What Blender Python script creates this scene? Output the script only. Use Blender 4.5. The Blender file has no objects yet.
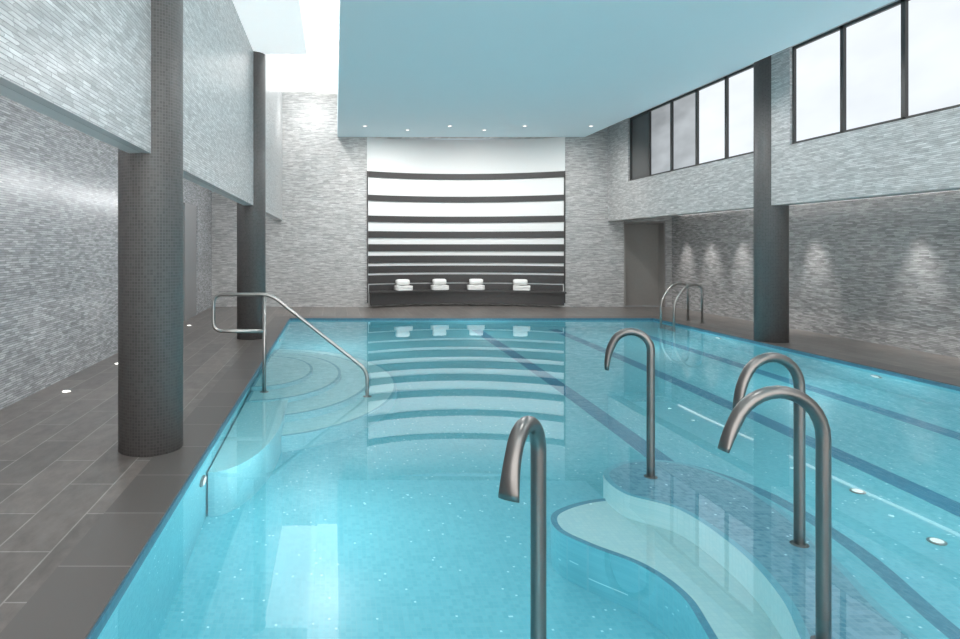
import bpy, math, random
from mathutils import Vector
random.seed(3)
sc=bpy.context.scene
COL=sc.collection
try: sc.view_settings.view_transform='Standard'
except Exception: pass

# ---------------- materials ----------------
def newmat(name):
    m=bpy.data.materials.new(name); m.use_nodes=True
    nt=m.node_tree; b=nt.nodes['Principled BSDF']
    return m,nt,b
def N(nt,t,**k):
    n=nt.nodes.new(t)
    for a,v in k.items(): setattr(n,a,v)
    return n
def plain(name,col,rough=.5,metal=0,noise=0.06,nscale=20,bump=0,glow=0,gcol=(1,1,1)):
    m,nt,b=newmat(name)
    b.inputs['Roughness'].default_value=rough; b.inputs['Metallic'].default_value=metal
    tx=N(nt,'ShaderNodeTexNoise'); tx.inputs['Scale'].default_value=nscale
    g=N(nt,'ShaderNodeNewGeometry'); nt.links.new(g.outputs['Position'],tx.inputs['Vector'])
    mx=N(nt,'ShaderNodeMix',data_type='RGBA')
    mx.inputs[6].default_value=(*[c*(1-noise) for c in col],1)
    mx.inputs[7].default_value=(*[min(1,c*(1+noise)) for c in col],1)
    nt.links.new(tx.outputs['Fac'],mx.inputs[0]); nt.links.new(mx.outputs[2],b.inputs['Base Color'])
    if glow:
        b.inputs['Emission Color'].default_value=(*gcol,1); b.inputs['Emission Strength'].default_value=glow
    if bump:
        bp=N(nt,'ShaderNodeBump'); bp.inputs['Strength'].default_value=bump; bp.inputs['Distance'].default_value=.01
        nt.links.new(tx.outputs['Fac'],bp.inputs['Height']); nt.links.new(bp.outputs[0],b.inputs['Normal'])
    return m
def emis(name,col,s,var=0):
    m=bpy.data.materials.new(name); m.use_nodes=True; nt=m.node_tree
    nt.nodes.clear(); o=N(nt,'ShaderNodeOutputMaterial'); e=N(nt,'ShaderNodeEmission')
    e.inputs[0].default_value=(*col,1); e.inputs[1].default_value=s
    if var:
        g=N(nt,'ShaderNodeNewGeometry'); t=N(nt,'ShaderNodeTexNoise'); t.inputs['Scale'].default_value=1.1
        t.inputs['Detail'].default_value=3
        mp=N(nt,'ShaderNodeMapping'); mp.inputs['Scale'].default_value=(1,.6,1.6)
        nt.links.new(g.outputs['Position'],mp.inputs[0]); nt.links.new(mp.outputs[0],t.inputs['Vector'])
        r=N(nt,'ShaderNodeMapRange'); r.inputs[1].default_value=.3; r.inputs[2].default_value=.7
        r.inputs[3].default_value=s*(1-var); r.inputs[4].default_value=s*(1+var)
        nt.links.new(t.outputs['Fac'],r.inputs[0]); nt.links.new(r.outputs[0],e.inputs[1])
    nt.links.new(e.outputs[0],o.inputs[0]); return m
def wallvec(nt):
    g=N(nt,'ShaderNodeNewGeometry'); s=N(nt,'ShaderNodeSeparateXYZ'); nt.links.new(g.outputs['Position'],s.inputs[0])
    n=N(nt,'ShaderNodeSeparateXYZ'); nt.links.new(g.outputs['True Normal'],n.inputs[0])
    ab=N(nt,'ShaderNodeMath',operation='ABSOLUTE'); nt.links.new(n.outputs[0],ab.inputs[0])
    gt=N(nt,'ShaderNodeMath',operation='GREATER_THAN'); gt.inputs[1].default_value=.5; nt.links.new(ab.outputs[0],gt.inputs[0])
    mx=N(nt,'ShaderNodeMix',data_type='FLOAT'); nt.links.new(gt.outputs[0],mx.inputs[0])
    nt.links.new(s.outputs[0],mx.inputs[2]); nt.links.new(s.outputs[1],mx.inputs[3])
    c=N(nt,'ShaderNodeCombineXYZ'); nt.links.new(mx.outputs[0],c.inputs[0]); nt.links.new(s.outputs[2],c.inputs[1])
    return c.outputs[0]
def brick(nt,vec,c1,c2,cm,bw,rh,mort,offset=.5,smooth=.1,bias=0):
    t=N(nt,'ShaderNodeTexBrick'); t.offset=offset; t.offset_frequency=2; t.squash=1
    nt.links.new(vec,t.inputs['Vector'])
    t.inputs['Color1'].default_value=(*c1,1); t.inputs['Color2'].default_value=(*c2,1); t.inputs['Mortar'].default_value=(*cm,1)
    t.inputs['Scale'].default_value=1; t.inputs['Mortar Size'].default_value=mort; t.inputs['Mortar Smooth'].default_value=smooth
    t.inputs['Bias'].default_value=bias; t.inputs['Brick Width'].default_value=bw; t.inputs['Row Height'].default_value=rh
    return t
def stonewall(name,lo,hi,bw=.16,rh=.024,rough=.36,bump=.5,var=(.80,1.17)):
    m,nt,b=newmat(name); v=wallvec(nt)
    wn=N(nt,'ShaderNodeTexNoise'); wn.inputs['Scale'].default_value=1; wn.inputs['Detail'].default_value=1
    mpw=N(nt,'ShaderNodeMapping'); mpw.inputs['Scale'].default_value=(1.5,22,1); nt.links.new(v,mpw.inputs[0]); nt.links.new(mpw.outputs[0],wn.inputs['Vector'])
    sc_=N(nt,'ShaderNodeMath',operation='MULTIPLY'); sc_.inputs[1].default_value=.28; nt.links.new(wn.outputs['Fac'],sc_.inputs[0])
    cx=N(nt,'ShaderNodeCombineXYZ'); nt.links.new(sc_.outputs[0],cx.inputs[0])
    av=N(nt,'ShaderNodeVectorMath',operation='ADD'); nt.links.new(v,av.inputs[0]); nt.links.new(cx.outputs[0],av.inputs[1])
    t=brick(nt,av.outputs[0],hi,lo,[x*.65 for x in lo],bw,rh,.002,offset=.37)
    t.offset_frequency=3
    nz=N(nt,'ShaderNodeTexNoise'); nz.inputs['Scale'].default_value=7; nz.inputs['Detail'].default_value=4
    mp=N(nt,'ShaderNodeMapping'); mp.inputs['Scale'].default_value=(1,4,1); nt.links.new(v,mp.inputs[0]); nt.links.new(mp.outputs[0],nz.inputs['Vector'])
    r=N(nt,'ShaderNodeMapRange'); r.inputs[1].default_value=.3; r.inputs[2].default_value=.7; r.inputs[3].default_value=var[0]; r.inputs[4].default_value=var[1]
    nt.links.new(nz.outputs['Fac'],r.inputs[0])
    mu=N(nt,'ShaderNodeVectorMath',operation='SCALE'); nt.links.new(t.outputs['Color'],mu.inputs[0]); nt.links.new(r.outputs[0],mu.inputs['Scale'])
    nt.links.new(mu.outputs[0],b.inputs['Base Color']); b.inputs['Roughness'].default_value=rough
    bp=N(nt,'ShaderNodeBump'); bp.inputs['Strength'].default_value=bump; bp.inputs['Distance'].default_value=.012
    bw_=N(nt,'ShaderNodeRGBToBW'); nt.links.new(mu.outputs[0],bw_.inputs[0])
    nt.links.new(bw_.outputs[0],bp.inputs['Height']); nt.links.new(bp.outputs[0],b.inputs['Normal'])
    return m
M_wall=stonewall('mosaic_stone',(.37,.365,.36),(.64,.63,.62),bw=.15,rh=.022)
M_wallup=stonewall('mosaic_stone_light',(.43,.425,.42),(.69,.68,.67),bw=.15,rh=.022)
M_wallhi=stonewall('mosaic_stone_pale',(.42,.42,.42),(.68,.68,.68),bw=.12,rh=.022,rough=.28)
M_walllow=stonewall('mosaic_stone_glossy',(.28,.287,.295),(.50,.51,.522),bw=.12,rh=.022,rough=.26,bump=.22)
M_wallr=stonewall('mosaic_stone_satin',(.27,.265,.265),(.49,.48,.475),bw=.14,rh=.024,rough=.22,bump=.25)

def deckmat():
    m,nt,b=newmat('deck_tile')
    g=N(nt,'ShaderNodeNewGeometry'); s=N(nt,'ShaderNodeSeparateXYZ'); nt.links.new(g.outputs['Position'],s.inputs[0])
    c=N(nt,'ShaderNodeCombineXYZ'); nt.links.new(s.outputs[1],c.inputs[0]); nt.links.new(s.outputs[0],c.inputs[1])
    t=brick(nt,c.outputs[0],(.200,.176,.162),(.140,.125,.116),(.33,.31,.29),.9,.28,.0045,offset=.5)
    nz=N(nt,'ShaderNodeTexNoise'); nz.inputs['Scale'].default_value=4.5; nz.inputs['Detail'].default_value=9; nz.inputs['Roughness'].default_value=.65
    mp=N(nt,'ShaderNodeMapping'); mp.inputs['Scale'].default_value=(1,2,1); nt.links.new(c.outputs[0],mp.inputs[0]); nt.links.new(mp.outputs[0],nz.inputs['Vector'])
    r=N(nt,'ShaderNodeMapRange'); r.inputs[1].default_value=.3; r.inputs[2].default_value=.7; r.inputs[3].default_value=.72; r.inputs[4].default_value=1.28
    nt.links.new(nz.outputs['Fac'],r.inputs[0])
    mu=N(nt,'ShaderNodeVectorMath',operation='SCALE'); nt.links.new(t.outputs['Color'],mu.inputs[0]); nt.links.new(r.outputs[0],mu.inputs['Scale'])
    nt.links.new(mu.outputs[0],b.inputs['Base Color']); b.inputs['Roughness'].default_value=.30
    return m
M_deck=deckmat()
def copmat():
    m,nt,b=newmat('coping_tile')
    g=N(nt,'ShaderNodeNewGeometry'); s=N(nt,'ShaderNodeSeparateXYZ'); nt.links.new(g.outputs['Position'],s.inputs[0])
    c=N(nt,'ShaderNodeCombineXYZ'); nt.links.new(s.outputs[1],c.inputs[0]); nt.links.new(s.outputs[0],c.inputs[1])
    t=brick(nt,c.outputs[0],(.155,.14,.132),(.125,.114,.108),(.28,.26,.245),.6,5,.004,offset=0)
    nt.links.new(t.outputs['Color'],b.inputs['Base Color']); b.inputs['Roughness'].default_value=.34
    return m
M_cop=copmat()
def poolmat(name,c1,c2,cm,spark=True,rough=.4,size=.03):
    m,nt,b=newmat(name)
    g=N(nt,'ShaderNodeNewGeometry')
    s=N(nt,'ShaderNodeSeparateXYZ'); nt.links.new(g.outputs['Position'],s.inputs[0])
    n=N(nt,'ShaderNodeSeparateXYZ'); nt.links.new(g.outputs['True Normal'],n.inputs[0])
    ab=N(nt,'ShaderNodeMath',operation='ABSOLUTE'); nt.links.new(n.outputs[2],ab.inputs[0])
    gt=N(nt,'ShaderNodeMath',operation='GREATER_THAN'); gt.inputs[1].default_value=.5; nt.links.new(ab.outputs[0],gt.inputs[0])
    c1n=N(nt,'ShaderNodeCombineXYZ'); ad=N(nt,'ShaderNodeMath',operation='ADD')
    nt.links.new(s.outputs[0],ad.inputs[0]); nt.links.new(s.outputs[1],ad.inputs[1])
    nt.links.new(ad.outputs[0],c1n.inputs[0]); nt.links.new(s.outputs[2],c1n.inputs[1])
    c2n=N(nt,'ShaderNodeCombineXYZ'); nt.links.new(s.outputs[0],c2n.inputs[0]); nt.links.new(s.outputs[1],c2n.inputs[1])
    mx=N(nt,'ShaderNodeMix',data_type='VECTOR'); nt.links.new(gt.outputs[0],mx.inputs[0])
    nt.links.new(c1n.outputs[0],mx.inputs[4]); nt.links.new(c2n.outputs[0],mx.inputs[5])
    t=brick(nt,mx.outputs[1],c1,c2,cm,size,size,.0015,offset=0)
    col=t.outputs['Color']
    if spark:
        sn=N(nt,'ShaderNodeVectorMath',operation='SNAP'); sn.inputs[1].default_value=(.013,.013,.013)
        nt.links.new(mx.outputs[1],sn.inputs[0])
        w=N(nt,'ShaderNodeTexWhiteNoise',noise_dimensions='2D'); nt.links.new(sn.outputs[0],w.inputs['Vector'])
        g2=N(nt,'ShaderNodeMath',operation='GREATER_THAN'); g2.inputs[1].default_value=.996; nt.links.new(w.outputs['Value'],g2.inputs[0])
        m2=N(nt,'ShaderNodeMix',data_type='RGBA'); nt.links.new(g2.outputs[0],m2.inputs[0]); nt.links.new(col,m2.inputs[6])
        m2.inputs[7].default_value=(.6,.9,.95,1); col=m2.outputs[2]
    nt.links.new(col,b.inputs['Base Color']); b.inputs['Roughness'].default_value=rough
    return m
M_pool=poolmat('pool_mosaic',(.19,.59,.67),(.14,.52,.61),(.23,.56,.64))
M_navy=poolmat('navy_mosaic',(.06,.25,.36),(.09,.31,.43),(.08,.27,.36),spark=False,size=.02)
M_rim=poolmat('waterline_mosaic',(.04,.15,.22),(.06,.19,.27),(.06,.16,.22),spark=False)
M_line=poolmat('lane_mosaic',(.055,.27,.41),(.045,.24,.37),(.07,.27,.38),spark=False)
M_step=poolmat('step_mosaic',(.44,.77,.80),(.38,.73,.77),(.40,.73,.77))
M_side=poolmat('step_side_mosaic',(.32,.68,.74),(.26,.62,.69),(.30,.63,.70))
M_riser=poolmat('pale_riser_mosaic',(.66,.84,.84),(.58,.80,.81),(.55,.76,.77),spark=False)
M_nose=poolmat('step_nosing_mosaic',(.19,.52,.61),(.16,.47,.57),(.2,.49,.58),spark=False)
M_cream=poolmat('cream_mosaic',(.56,.76,.76),(.48,.71,.73),(.46,.69,.70),spark=False)
M_grey=poolmat('bench_mosaic',(.22,.46,.56),(.11,.32,.43),(.24,.45,.53))

def colmat():
    m,nt,b=newmat('column_mosaic')
    uv=N(nt,'ShaderNodeUVMap')
    t=brick(nt,uv.outputs[0],(.11,.103,.10),(.076,.071,.069),(.135,.128,.125),.022,.022,.0022,offset=0)
    nt.links.new(t.outputs['Color'],b.inputs['Base Color']); b.inputs['Roughness'].default_value=.5
    bp=N(nt,'ShaderNodeBump'); bp.inputs['Strength'].default_value=.2; bp.inputs['Distance'].default_value=.003; bp.invert=True
    nt.links.new(t.outputs['Fac'],bp.inputs['Height']); nt.links.new(bp.outputs[0],b.inputs['Normal'])
    return m
M_col=colmat()
M_ceil=plain('stretch_ceiling_film',(.68,.80,.83),.7,noise=.01,nscale=2,glow=.12,gcol=(.62,.87,1))  # faint blue emission added to the paint in place of bounced light
M_white=plain('white_plaster',(.86,.86,.85),.7,noise=.01)
M_glow=plain('luminous_white_soffit',(.86,.86,.85),.7,noise=.01,glow=.6)  # plain soffit; emission added so it looks lit and reflects brightly
M_glow2=plain('luminous_white_ceiling',(.88,.88,.87),.7,noise=.01,glow=2.0)  # plain white ceiling; its lit brightness is put in as emission
M_nwhite=plain('niche_white',(.78,.78,.77),.5,noise=.01)
M_slat=plain('dark_slat',(.05,.046,.045),.45,noise=.2)
M_frame=plain('dark_window_frame',(.05,.048,.047),.4)
M_steel=plain('brushed_steel',(.38,.37,.355),.3,metal=1,noise=.05,nscale=60)
M_dsteel=plain('satin_dark_steel',(.20,.192,.185),.34,metal=1,noise=.05,nscale=60)
M_towel=plain('towel_cotton',(.85,.84,.82),.95,noise=.05,nscale=120,bump=.5)
M_door=plain('door_panel',(.27,.255,.24),.5,noise=.05)
M_grydoor=plain('grey_panel',(.24,.24,.24),.5,noise=.04)
M_panebright=emis('frosted_daylight_pane',(.89,.95,1),1.04,.07)
M_panedim=emis('frosted_dim_pane',(.85,.92,.97),.5,.3)
M_panedark=plain('shaded_pane',(.12,.12,.12),.15)
M_sky=emis('skylight_panel',(1,.99,.97),2.4)
M_led=emis('led_strip',(1,.97,.94),1.4)
M_lens=emis('lamp_lens',(1,.98,.94),3)
M_plens=emis('pool_lamp_lens',(.85,1,1),1.2)
M_front=emis('glazed_front_daylight',(1,.985,.965),3.6,.1)  # emitter for the added frontal fill panel
def watermat():
    m=bpy.data.materials.new('pool_water'); m.use_nodes=True; nt=m.node_tree; nt.nodes.clear()
    o=N(nt,'ShaderNodeOutputMaterial'); g=N(nt,'ShaderNodeBsdfGlass'); g.inputs['IOR'].default_value=1.36
    g.inputs['Roughness'].default_value=0; g.inputs['Color'].default_value=(.93,.99,1,1)
    ge=N(nt,'ShaderNodeNewGeometry'); t=N(nt,'ShaderNodeTexNoise'); t.inputs['Scale'].default_value=1.1; t.inputs['Detail'].default_value=0
    nt.links.new(ge.outputs['Position'],t.inputs['Vector'])
    bp=N(nt,'ShaderNodeBump'); bp.inputs['Strength'].default_value=.03; bp.inputs['Distance'].default_value=.02
    nt.links.new(t.outputs['Fac'],bp.inputs['Height']); nt.links.new(bp.outputs[0],g.inputs['Normal'])
    nt.links.new(g.outputs[0],o.inputs[0]); return m
M_water=watermat()

# ---------------- mesh helpers ----------------
def mkobj(name,vs,fs,mats,mi=None,smooth=False,parent=None,loc=(0,0,0)):
    me=bpy.data.meshes.new(name); me.from_pydata([tuple(v) for v in vs],[],fs); me.update()
    if not isinstance(mats,(list,tuple)): mats=[mats]
    for m in mats: me.materials.append(m)
    if mi:
        for p,i in zip(me.polygons,mi): p.material_index=i
    if smooth:
        for p in me.polygons: p.use_smooth=True
    o=bpy.data.objects.new(name,me); COL.objects.link(o); o.location=loc
    if parent: o.parent=parent
    return o
def boxdata(b):
    x0,x1,y0,y1,z0,z1=b
    v=[(x0,y0,z0),(x1,y0,z0),(x1,y1,z0),(x0,y1,z0),(x0,y0,z1),(x1,y0,z1),(x1,y1,z1),(x0,y1,z1)]
    f=[(0,3,2,1),(4,5,6,7),(0,1,5,4),(1,2,6,5),(2,3,7,6),(3,0,4,7)]
    return v,f
def boxes(name,bs,mats,mi=None,**k):
    V=[];F=[];I=[]
    for n,b in enumerate(bs):
        v,f=boxdata(b); o=len(V); V+=v; F+=[tuple(i+o for i in q) for q in f]; I+=[(mi[n] if mi else 0)]*6
    return mkobj(name,V,F,mats,I,**k)
def struct(o,label=None):
    o['kind']='structure'
    if label: o['label']=label
    return o
def thing(o,label,cat,group=None):
    o['label']=label; o['category']=cat
    if group: o['group']=group
    return o
def empty(name,loc):
    e=bpy.data.objects.new(name,None); e.location=loc; e.empty_display_size=.1; COL.objects.link(e); return e
def sweep(path,ra,rb=None,seg=20,side=None):
    P=[Vector(p) for p in path]; n=len(P)
    if rb is None: rb=ra
    RA=ra if isinstance(ra,list) else [ra]*n; RB=rb if isinstance(rb,list) else [rb]*n
    V=[];F=[]
    prev=None
    for i,p in enumerate(P):
        t=(P[min(i+1,n-1)]-P[max(i-1,0)]).normalized()
        if side is not None: s=Vector(side); s=(s-t*s.dot(t)).normalized()
        else:
            if prev is None:
                s=Vector((0,1,0)) if abs(t.y)<.9 else Vector((1,0,0))
            else: s=prev
            s=(s-t*s.dot(t)).normalized()
        prev=s; u=t.cross(s)
        for k in range(seg):
            a=2*math.pi*k/seg; V.append(p+s*math.cos(a)*RB[i]+u*math.sin(a)*RA[i])
    for i in range(n-1):
        for k in range(seg):
            a=i*seg+k;b=i*seg+(k+1)%seg; F.append((a,b,b+seg,a+seg))
    F.append(tuple(range(seg-1,-1,-1))); F.append(tuple(range((n-1)*seg,n*seg)))
    return V,F
def fillet(pts,r,n=8):
    P=[Vector(p) for p in pts]; out=[P[0]]
    for i in range(1,len(P)-1):
        a=(P[i-1]-P[i]); b=(P[i+1]-P[i]); rr=min(r,a.length*.49,b.length*.49)
        s=P[i]+a.normalized()*rr; e=P[i]+b.normalized()*rr
        for k in range(n+1):
            t=k/n; out.append((1-t)**2*s+2*t*(1-t)*P[i]+t*t*e)
    out.append(P[-1]); return out
def lathe(prof,seg=32):
    V=[];F=[]
    for r,z in prof:
        for k in range(seg):
            a=2*math.pi*k/seg; V.append((r*math.cos(a),r*math.sin(a),z))
    n=len(prof)
    for i in range(n-1):
        for k in range(seg):
            a=i*seg+k;b=i*seg+(k+1)%seg; F.append((a,b,b+seg,a+seg))
    F.append(tuple(range(seg-1,-1,-1))); F.append(tuple(range((n-1)*seg,n*seg)))
    return V,F
def catmull(pts,n=10,closed=True):
    out=[];m=len(pts)
    for i in range(m):
        p0,p1,p2,p3=[Vector(pts[(i+j)%m]) for j in (-1,0,1,2)]
        for k in range(n):
            t=k/n
            out.append(.5*((2*p1)+(-p0+p2)*t+(2*p0-5*p1+4*p2-p3)*t*t+(-p0+3*p1-3*p2+p3)*t**3))
    return out
def area(P): return sum(P[i][0]*P[(i+1)%len(P)][1]-P[(i+1)%len(P)][0]*P[i][1] for i in range(len(P)))/2
def slab(name,outline,z0,z1,mtop,mside,mnose,nose=.06,parent=None):
    P=[Vector((p[0],p[1])) for p in outline]
    if area(P)<0: P.reverse()
    n=len(P); inn=[]
    for i in range(n):
        t=(P[(i+1)%n]-P[i-1]).normalized(); inn.append(P[i]+Vector((-t.y,t.x))*nose)
    V=[(p.x,p.y,z0) for p in P]+[(p.x,p.y,z1) for p in P]+[(p.x,p.y,z1) for p in inn]
    F=[];I=[]
    for i in range(n):
        j=(i+1)%n
        F.append((i,j,n+j,n+i)); I.append(1)
        F.append((n+i,n+j,2*n+j,2*n+i)); I.append(2)
    F.append(tuple(range(2*n,3*n))); I.append(0)
    return mkobj(name,V,F,[mtop,mside,mnose],I,parent=parent)

# ---------------- room ----------------
YB=-3.0; YF=16.0
XL=-3.08; XLU=-1.315; XR=8.42; XRU=6.82
PX0,PX1,PY0,PY1=-.957,6.72,1.0,13.5
WZ=-.04; PZ=-1.25
ZBL=2.17; ZTL=4.66
struct(boxes('floor',[(XL-.2,PX0-.34,YB,YF+.2,-.3,0),(PX1+.34,XR+.2,YB,YF+.2,-.3,0),(PX0-.34,PX1+.34,YB,PY0-.34,-.3,0),(PX0-.34,PX1+.34,PY1+.34,YF+1.2,-.3,0)],M_deck),'dark grey-brown rectangular stone deck tiles around pool')
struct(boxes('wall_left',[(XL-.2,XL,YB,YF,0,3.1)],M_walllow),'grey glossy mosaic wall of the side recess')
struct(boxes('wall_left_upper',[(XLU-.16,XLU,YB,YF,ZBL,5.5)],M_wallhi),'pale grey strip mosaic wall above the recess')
struct(boxes('wall_right',[(XR,XR+.2,YB,YF,0,2.5)],M_wallr),'grey split mosaic wall under the windows')
WY=[14.9-.915*i for i in range(6)]
WB=[9.6-.935*i for i in range(12)]
ZS,ZT,ZBR=3.03,4.50,2.15
struct(boxes('wall_right_upper',[(XRU,XRU+.3,YB,YF,ZBR,ZS),(XRU,XRU+.3,YB,YF,ZT,4.8),(XRU,XRU+.3,WY[0],YF,ZS,ZT),(XRU,XRU+.3,WB[0],WY[5],ZS,ZT),(XRU,XRU+.3,YB,WB[11],ZS,ZT)],M_wallup),'grey split mosaic wall holding the high windows')
NX0,NX1=.8,5.75
DX0,DX1=7.22,8.25
struct(boxes('wall_back',[(XL-.2,NX0,YF,YF+.3,0,5.5),(NX1,DX0,YF,YF+.3,0,5.0),(DX1,XR+.2,YF,YF+.3,0,5.0),(DX0,DX1,YF,YF+.3,2.14,5.0),(NX0,NX1,YF+.0,YF+.3,4.26,5.0)],M_wall),'grey split mosaic end wall')
struct(boxes('wall_front',[(XL-.2,XR+.2,YB-.2,YB,0,5.5)],M_wall),'grey mosaic wall')
struct(boxes('window_front',[(-2.8,8.1,YB,YB+.03,.05,4.1)],M_front),'glazed front wall letting in daylight')  # unseen panel added behind the camera for neutral frontal fill
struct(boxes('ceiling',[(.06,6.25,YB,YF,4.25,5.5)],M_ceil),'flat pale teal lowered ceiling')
struct(boxes('ceiling_raised',[(XLU-.3,.06,YB,YF+.1,5.38,5.5)],M_glow2),'raised luminous white ceiling')
struct(boxes('ceiling_soffit',[(XLU,-.46,YB,10.5,ZTL,5.38)],M_glow),'softly luminous white soffit')
struct(boxes('ceiling_window_strip',[(6.25,XRU+.3,YB,YF,4.8,4.95)],M_white),'white ceiling strip above the windows')
struct(boxes('ceiling_recess_left',[(XL-.2,XLU-.16,YB,YF,3.1,3.2)],M_white),'white recess ceiling')
struct(boxes('ceiling_recess_right',[(XRU+.3,XR,YB,YF,2.3,2.5)],M_white),'white recess ceiling')
struct(boxes('window_skylight',[(-.44,.05,YB,YF,5.33,5.375)],M_sky),'bright luminous white skylight slot')
struct(boxes('door_1',[(DX0+.04,DX1-.04,YF+.24,YF+.28,0,2.10),(DX0,DX0+.04,YF-.02,YF+.29,0,2.14),(DX1-.04,DX1,YF-.02,YF+.29,0,2.14),(DX0+.04,DX1-.04,YF-.02,YF+.29,2.10,2.14)],M_door),'plain grey-taupe door in a deep frame')
struct(boxes('door_2',[(XL,XL+.03,13.0,14.1,0,2.4),(XL,XL+.05,14.1,14.15,0,2.4)],[M_grydoor,M_walllow],[0,1]),'plain grey door panel in mosaic wall')
struct(boxes('trim_led_right',[(XR-.06,XR-.035,2,15.6,2.262,2.295)],M_led),'linear LED wall-washing light strip')
def win(i,y1,y0,pm):
    f=.03; x0=XRU+.04; x1=XRU+.11
    o=boxes('window_%d'%i,[(x0,x1,y0,y0+f,ZS,ZT),(x0,x1,y1-f,y1,ZS,ZT),(x0,x1,y0,y1,ZS,ZS+f*1.3),(x0,x1,y0,y1,ZT-f*1.4,ZT),(x0+.04,x0+.05,y0+f,y1-f,ZS+f,ZT-f)],[M_frame,pm],[0,0,0,0,1])
    struct(o,'dark framed high window with frosted daylight pane')
i=1
for a in range(5):
    win(i,WY[a],WY[a+1],[M_panedark,M_panedim,M_panedim,M_panebright,M_panebright][a]); i+=1
for a in range(11):
    win(i,WB[a],WB[a+1],M_panebright); i+=1

def column(x,y,ztop,r=.235):
    seg=48;V=[];F=[]
    prof=[(r,0),(r,ztop)]
    for rr,z in prof:
        for k in range(seg):
            a=2*math.pi*k/seg;V.append((rr*math.cos(a),rr*math.sin(a),z))
    for k in range(seg): F.append((k,(k+1)%seg,seg+(k+1)%seg,seg+k))
    F.append(tuple(range(seg-1,-1,-1)));F.append(tuple(range(seg,2*seg)))
    o=mkobj('column',V,F,M_col,loc=(x,y,0))
    me=o.data; uv=me.uv_layers.new(name='UVMap')
    for p in me.polygons:
        if len(p.vertices)==4:
            p.use_smooth=True
            ks=[v%seg for v in p.vertices]; wrap=(0 in ks and seg-1 in ks)
            for li,v in zip(p.loop_indices,p.vertices):
                k=v%seg
                if wrap and k==0:k=seg
                uv.data[li].uv=(k/seg*2*math.pi*r,prof[v//seg][1])
    thing(o,'tall round column clad in dark grey mosaic tiles','column','dark mosaic columns')
column(-1.38,4.8,ZTL); column(-1.38,10.55,ZTL); column(6.95,10.2,4.79)

# ---------------- niche feature ----------------
CX=(NX0+NX1)/2; HW=(NX1-NX0)/2; SAG=.68
R=(HW*HW+SAG*SAG)/(2*SAG)
def arcpts(dr,n=40,x0=NX0,x1=NX1):
    out=[]
    for k in range(n+1):
        x=x0+(x1-x0)*k/n; y=YF+SAG-R+math.sqrt(max(0,R*R-(x-CX)**2)); out.append((x,y-dr))
    return out
def arcband(name,z0,z1,d0,d1,mat,parent=None,x0=NX0,x1=NX1):
    A=arcpts(d1,x0=x0,x1=x1);B=arcpts(d0,x0=x0,x1=x1);n=len(A)
    V=[(x,y,z0) for x,y in A]+[(x,y,z1) for x,y in A]+[(x,y,z0) for x,y in B]+[(x,y,z1) for x,y in B]
    F=[]
    for k in range(n-1):
        F+=[(k,k+1,n+k+1,n+k),(n+k,n+k+1,3*n+k+1,3*n+k),(2*n+k,k,k+1,2*n+k+1)[::-1],(3*n+k,3*n+k+1,2*n+k+1,2*n+k)]
    F+=[(0,n,3*n,2*n),(n-1,2*n-1,4*n-1,3*n-1)[::-1]]
    return mkobj(name,V,F,mat,parent=parent)
struct(arcband('wall_niche',0,4.3,-.06,-.0,M_nwhite),'curved white plaster niche wall')
fw=empty('feature_wall_panel',(CX,YF+.5,0))
def child(o,p):
    o.parent=p; o.location=Vector(o.location)-Vector(p.location); return o
thing(fw,'curved feature wall with dark horizontal slats over white','wall panel')
slats=[(3.40,3.25),(2.81,2.66),(2.29,2.13),(1.90,1.73),(1.57,1.39),(1.28,1.09),(1.02,.84),(.79,.58)]
for a,b in slats:
    child(arcband('slat',b,a,.0,.025,M_slat,x0=NX0+.03,x1=NX1-.03),fw)
for x in (NX0,NX1-.025):
    child(boxes('frame_post',[(x,x+.025,YF-.03,YF+.04,.1,3.40)],M_slat),fw)
bench=arcband('display_bench',.06,.36,.02,.36,M_slat,x0=NX0+.08,x1=NX1-.12)
thing(bench,'low curved dark bench along the slatted wall','bench')
arcband('bench_top',.36,.40,.03,.44,M_slat,x0=NX0+.05,x1=NX1-.10).parent=bench
child(arcband('backboard',.40,.55,.0,.02,M_slat,x0=NX0+.05,x1=NX1-.05),fw)
def towel_mesh(w,d,h):
    V=[];F=[];nx=10
    prof=[]
    lay=3;lh=h/lay
    for l in range(lay):
        zc=lh*(l+.5)
        for k in range(7):
            a=-math.pi/2+math.pi*k/6
            prof.append((-d/2-math.cos(a)*lh*.5,zc+math.sin(a)*lh*.5))
    back=[(d/2+math.cos(math.pi/2-math.pi*k/8)*h*.2,h/2+math.sin(math.pi/2-math.pi*k/8)*h/2) for k in range(9)]
    prof=prof+back
    m=len(prof)
    for i in range(nx+1):
        t=i/nx; x=-w/2+w*t
        e=min(t,1-t)*nx; s=1 if e>=1 else (.86 if e<.5 else .97)
        sag=.008*math.sin(t*7+1)-.008
        for y,z in prof: V.append((x,y*s,(h/2+(z-h/2)*s)+ (sag if z>h*.6 else 0)))
    for i in range(nx):
        for k in range(m):
            a=i*m+k;b=i*m+(k+1)%m;F.append((a,a+m,b+m,b))
    F.append(tuple(range(m)));F.append(tuple(range(nx*m,(nx+1)*m))[::-1])
    return V,F
def roll_mesh(w,r):
    path=[(-w/2+w*k/8,0,r) for k in range(9)]
    rad=[r*.8]+[r*.97]+[r]*5+[r*.97]+[r*.8]
    V,F=sweep(path,rad,seg=20)
    return V,F
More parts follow.
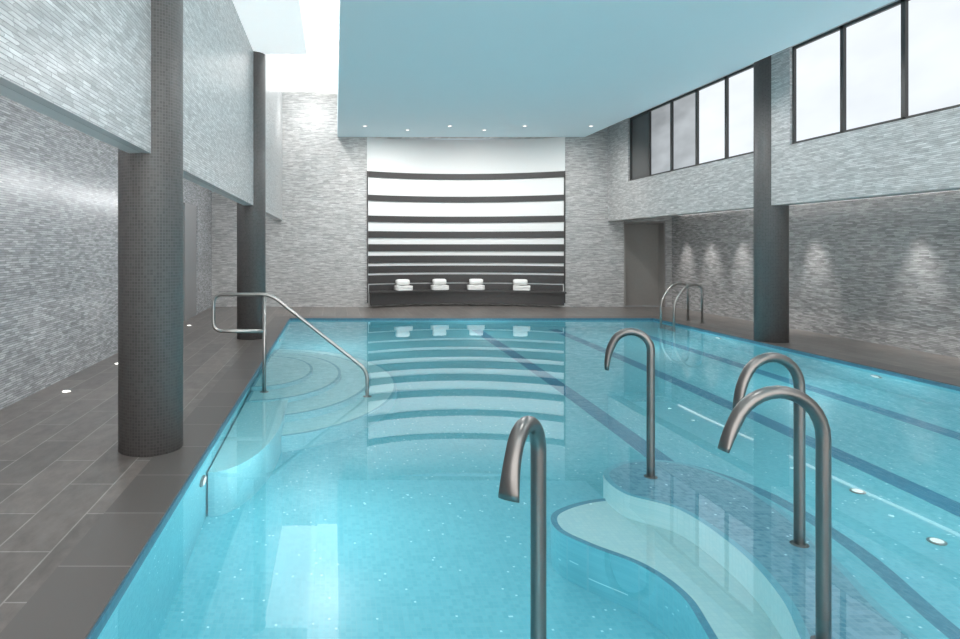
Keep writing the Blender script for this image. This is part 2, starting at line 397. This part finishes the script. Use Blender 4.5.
for xp in (403,440.5,477,521):
    x=(xp-335)*16.25/640
    dy=YF+SAG-R+math.sqrt(R*R-(x-CX)**2)-.27
    V,F=towel_mesh(.42,.22,.13); o=mkobj('folded_towel',V,F,M_towel,smooth=True,loc=(x,dy,.401)); thing(o,'white folded cotton towel on the dark bench','towel','white towels on the bench')
    o.rotation_euler=(0,0,math.atan(-(x-CX)/R))
    V,F=roll_mesh(.34,.078); o=mkobj('rolled_towel',V,F,M_towel,smooth=True,loc=(x+random.uniform(-.04,.04),dy,.532)); thing(o,'white rolled towel resting on a folded towel','towel','white towels on the bench')
    o.rotation_euler=(0,0,random.uniform(-.12,.12)+math.atan(-(x-CX)/R)*.6)

# ---------------- pool ----------------
pool=empty('swimming_pool',(PX0,PY0,PZ))
thing(pool,'large rectangular pool lined with turquoise mosaic','swimming pool')
T=.25
shell=boxes('shell',[(PX0-T,PX1+T,PY0-T,PY1+T,PZ-.2,PZ),(PX0-T,PX0,PY0-T,PY1+T,PZ,-.03),(PX1,PX1+T,PY0-T,PY1+T,PZ,-.03),(PX0,PX1,PY0-T,PY0,PZ,-.03),(PX0,PX1,PY1,PY1+T,PZ,-.03)],M_pool); child(shell,pool)
q=.34
cop=boxes('coping',[(PX0-q,PX0,PY0-q,PY1+q,-.03,.004),(PX1,PX1+q,PY0-q,PY1+q,-.03,.004),(PX0,PX1,PY0-q,PY0,-.03,.004),(PX0,PX1,PY1,PY1+q,-.03,.004)],M_cop); child(cop,pool)
tl=boxes('waterline_tile',[(PX0,PX0+.012,PY0,PY1,-.075,-.005),(PX1-.012,PX1,PY0,PY1,-.10,-.005),(PX0+.012,PX1-.012,PY1-.012,PY1,-.12,-.005),(PX0+.012,PX1-.012,PY0,PY0+.012,-.09,-.005)],M_rim); child(tl,pool)
for x in (2.9,4.5,5.95):
    y0l=5.4 if x==2.9 else PY0+.6
    child(boxes('lane_line',[(x-.10,x+.10,y0l,PY1-.3,PZ,PZ+.004)],M_line),pool)
def halfround(cx,cy,rx,ry,n=40):
    return [(cx+rx*math.sin(math.pi*k/n),cy-ry*math.cos(math.pi*k/n)) for k in range(n+1)]
for rx,ry,z in ((.66,1.0,-.20),(1.02,1.45,-.38),(1.40,1.9,-.58),(1.72,2.3,-.82)):
    child(slab('entry_step',halfround(PX0+.013,8.2,rx,ry),PZ,z,M_step,M_side,M_nose,.035),pool)
x0=PX0+.013
ledge=[(x0,7.3)]+[(x0+.44*math.sin(math.radians(a)),6.05-1.3*math.cos(math.radians(a))) for a in range(0,91,6)]+[(x0+.44,6.8),(x0+.44,7.3)]
child(slab('ledge',ledge,PZ,-.44,M_step,M_side,M_step,.008),pool)
plat=[(1.62,1.3),(1.75,2.0),(1.90,2.55),(2.08,2.98),(2.17,3.44),(2.13,3.95),(1.90,4.22),(1.93,4.60),(2.25,4.84),(2.58,4.78),(2.76,4.4),(2.74,3.85),(2.60,3.28),(2.46,2.79),(2.40,2.1),(2.5,1.3)]
child(slab('massage_bench',catmull(plat),PZ,-.28,M_grey,M_riser,M_nose,.04),pool)
low=[(1.35,1.3),(1.6,2.3),(1.76,3.05),(1.80,3.35),(1.72,3.62),(1.52,3.85),(1.40,4.06),(1.48,4.30),(1.85,4.48),(2.3,4.45),(2.3,3.5),(2.2,2.2),(2.0,1.3)]
child(slab('lower_step',catmull(low),PZ,-.68,M_cream,M_pool,M_navy,.04),pool)
low2=[(3.0,1.3),(2.85,2.2),(2.95,3.0),(3.12,3.8),(3.1,4.6),(2.8,5.15),(2.4,5.1),(2.3,4.5),(2.3,3.5),(2.2,2.2),(2.2,1.3)]
child(slab('lower_step',catmull(low2),PZ,-.72,M_pool,M_pool,M_navy,.10),pool)

w=mkobj('pool_water',[(PX0+.012,PY0+.012,0),(PX1-.012,PY0+.012,0),(PX1-.012,PY1-.012,0),(PX0+.012,PY1-.012,0)],[(0,1,2,3)],M_water,loc=(0,0,WZ))
thing(w,'calm clear turquoise pool water reflecting the room','water')

def light(kind,name,loc,e,col=(1,1,1),rad=.05,rot=None,**k):
    d=bpy.data.lights.new(name,kind); d.energy=e; d.color=col; d.shadow_soft_size=rad
    for a,b in k.items(): setattr(d,a,b)
    o=bpy.data.objects.new(name,d); o.location=loc; COL.objects.link(o)
    if rot: o.rotation_euler=rot
    return o
def lampmesh(x,y,z,rot,label,s=1):
    V,F=lathe([(.085*s,0.001),(.085*s,.012),(.07*s,.02),(.062*s,.02)],24)
    o=mkobj('pool_lamp',V,F,M_steel,loc=(x,y,z))
    V,F=lathe([(.06*s,.014),(.06*s,.022)],24); mkobj('lens',V,F,M_plens,parent=o)
    o.rotation_euler=rot
    thing(o,label,'lamp','underwater pool lamps')
def poollamp(x,y,z,nx,ny,e,obj=True):
    if obj: lampmesh(x,y,z,(0,math.pi/2*nx,0),'round steel underwater pool lamp set in the wall')
    light('POINT','pool_glow',(x+nx*.9,y+ny*.9,z+.18),e,(.96,1,1),0)
for y in (4.6,11.0): poollamp(PX0,y,-.45,1,0,28)
for y in (2.2,4.4,7.94,11.2): poollamp(PX1,y,-.45,-1,0,29)
poollamp(3.0,PY1,-.5,0,-1,20,False)
for x in (.3,4.5): poollamp(x,PY0,-.5,0,.4,29,False)
for x,y in ((4.05,4.96),(3.95,4.2)):
    lampmesh(x,y,PZ,(0,0,0),'round underwater lamp set in the pool floor',.6)
    light('POINT','floor_glow',(x,y,PZ+.22),2.6,(.97,1,1),0)

# ---------------- swan-neck spouts ----------------
def spout(x,y,zb,dx,dy,w,ztop,zend,label,fl=.032):
    d=Vector((dx,dy,0)).normalized(); side=Vector((-d.y,d.x,0)); r=w/2
    zc=ztop-.03-r-zb
    path=[Vector((0,0,t*zc/6)) for t in range(7)]
    for k in range(1,15):
        a=math.pi*k/16; path.append(d*(r-r*math.cos(a))+Vector((0,0,zc+r*math.sin(a))))
    p=path[-1]; e=Vector((d.x*(w+.035),d.y*(w+.035),zend-zb))
    c=p+(p-path[-2]).normalized()*(e-p).length*.45
    tail=[(1-t/8)**2*p+2*(t/8)*(1-t/8)*c+(t/8)**2*e for t in range(1,9)]
    n0=len(path)
    ra=[.027]*n0+[.0267,.0262,.0250,.0235,.0216,.0195,.017,.014]
    rb=[.027]*n0+[.027+(fl-.027)*((t/8)**1.5) for t in range(1,9)]
    V,F=sweep(path+tail,ra,rb,side=side,seg=24)
    o=mkobj('water_spout',V,F,M_dsteel,smooth=True,loc=(x,y,zb))
    V,F=lathe([(.045,0.001),(.045,.006),(.030,.012),(.029,.02)],32); mkobj('base_flange',V,F,M_dsteel,smooth=False,parent=o)
    thing(o,label,'spout','swan-neck pool spouts')
spout(.715,2.25,PZ,-.62,-.78,.22,.93,.69,'curved dark steel swan-neck spout standing in the water',.036)
spout(2.03,2.66,-.28,-1,-.05,.395,.93,.66,'curved dark steel swan-neck spout on the submerged bench')
spout(2.54,3.5,-.28,-.97,-.1,.33,.93,.62,'curved dark steel swan-neck spout on the submerged bench')
spout(2.22,4.5,-.28,-.9,.3,.25,.93,.62,'curved dark steel swan-neck spout on the submerged bench end')

hy=7.15
o=empty('pool_handrail',(-.79,hy,-.18))
thing(o,'brushed steel handrail descending into the pool steps','handrail')
path=fillet([(-.79,hy,.56),(-1.36,hy,.56),(-1.36,hy,.97),(-.72,hy,.97),(.36,hy,.12),(.36,hy,-.58)],.11,10)
V,F=sweep(path,.021,seg=16,side=(0,1,0)); child(mkobj('rail',V,F,M_steel,smooth=True),o)
V,F=sweep([(-.79,hy,-.38),(-.79,hy,.3),(-.79,hy,.95)],.021,seg=16); child(mkobj('post',V,F,M_steel,smooth=True),o)
for x,z in((-.79,-.38),(.36,-.58)):
    V,F=lathe([(.05,0.001),(.05,.008),(.025,.016)],24); f=mkobj('base_flange',V,F,M_steel,loc=(x,hy,z)); child(f,o)

o=empty('pool_ladder',(PX1,12.8,0)); thing(o,'brushed steel pool ladder with two looped handrails','ladder')
for y in (13.0,12.5):
    path=fillet([(6.62,y,-.9),(6.62,y,.42),(6.86,y,.76),(7.17,y,.76),(7.17,y,.0)],.16,8)
    V,F=sweep(path,.022,seg=14,side=(0,1,0)); child(mkobj('handrail',V,F,M_steel,smooth=True),o)
    V,F=lathe([(.05,.004),(.05,.012),(.025,.02)],24); child(mkobj('base_flange',V,F,M_steel,loc=(7.17,y,0)),o)
for z in (-.3,-.55,-.8):
    child(boxes('rung',[(6.57,6.66,12.5,13.0,z-.015,z+.015)],M_steel),o)

# ---------------- lamps ----------------
def downlight(x,y,z,e,size=1.3,rot=(0,0,0),blend=.6,rad=.05,lx=None):
    V,F=lathe([(.06,0),(.06,-.008),(.045,-.012)],24)
    o=mkobj('downlight',V,F,M_white,loc=(x,y,z)); V,F=lathe([(.035,-.010),(.035,-.016)],20); mkobj('lens',V,F,M_lens,parent=o)
    thing(o,'small round recessed ceiling downlight','downlight','recessed ceiling downlights')
    if e: light('SPOT','spot',(x,y,z-.05),e,(1,.985,.96),rad,rot,spot_size=size,spot_blend=blend)
for x in (.68,1.7,2.6,3.5,4.3,5.8): downlight(x,14.5 if x not in(1.7,3.5) else 15.0,4.25,88,2.7,(.35,0,0),1,.02)
for y in (5.0,6.0,7.05,8.15,9.2,11.2,12.2,13.2,14.3,15.3):
    downlight(8.0,y,2.3,105,.80,(0,-.20,0),1,.05)
for y in (3.3,5.0,6.62,8.2,10.0,12.2):
    V,F=lathe([(.055,0),(.055,.004),(.045,.006)],24)
    o=mkobj('deck_light',V,F,M_steel,loc=(-2.78,y,0)); V,F=lathe([(.04,.004),(.04,.009)],20); mkobj('lens',V,F,M_lens,parent=o)
    thing(o,'small round steel light recessed in the deck','floor light','recessed deck lights')
    light('SPOT','uplight',(-2.78,y,.05),8,(1,.97,.94),.04,(math.pi,-.15,0),spot_size=1.0,spot_blend=.7)
light('AREA','recess_wash',(XLU-.20,6.5,2.45),135,(.97,.985,1),.1,(0,math.radians(70),0),shape='RECTANGLE',size=.2,size_y=18)
light('AREA','recess_wash',(XRU+.34,7.0,2.22),26,(1,.99,.98),.1,(0,-math.radians(70),0),shape='RECTANGLE',size=.06,size_y=16)
light('SPOT','end_wall_wash',(-.5,14.6,5.2),110,(1,.99,.98),0,(.5,0,0),spot_size=2.6,spot_blend=1)
for y in (-1,2.5,6,9.5,12.5):
    for x in (1.6,5.0):
        light('SPOT','ceiling_lamp',(x,y,4.2),98,(1,.985,.97),0,(0,0,0),spot_size=2.95,spot_blend=.4)  # added fill spots without fixtures, to light walls and deck neutrally

wd=bpy.data.worlds.new('World'); sc.world=wd; wd.use_nodes=True
wd.node_tree.nodes['Background'].inputs[0].default_value=(.8,.9,1,1); wd.node_tree.nodes['Background'].inputs[1].default_value=.6

cam=bpy.data.cameras.new('Camera'); co=bpy.data.objects.new('Camera',cam); COL.objects.link(co)
co.location=(0,0,1.5); co.rotation_euler=(math.pi/2,0,0); cam.lens=24; cam.sensor_width=36
cam.shift_x=145/960; cam.shift_y=-72.5/960; cam.clip_start=.05
sc.camera=co
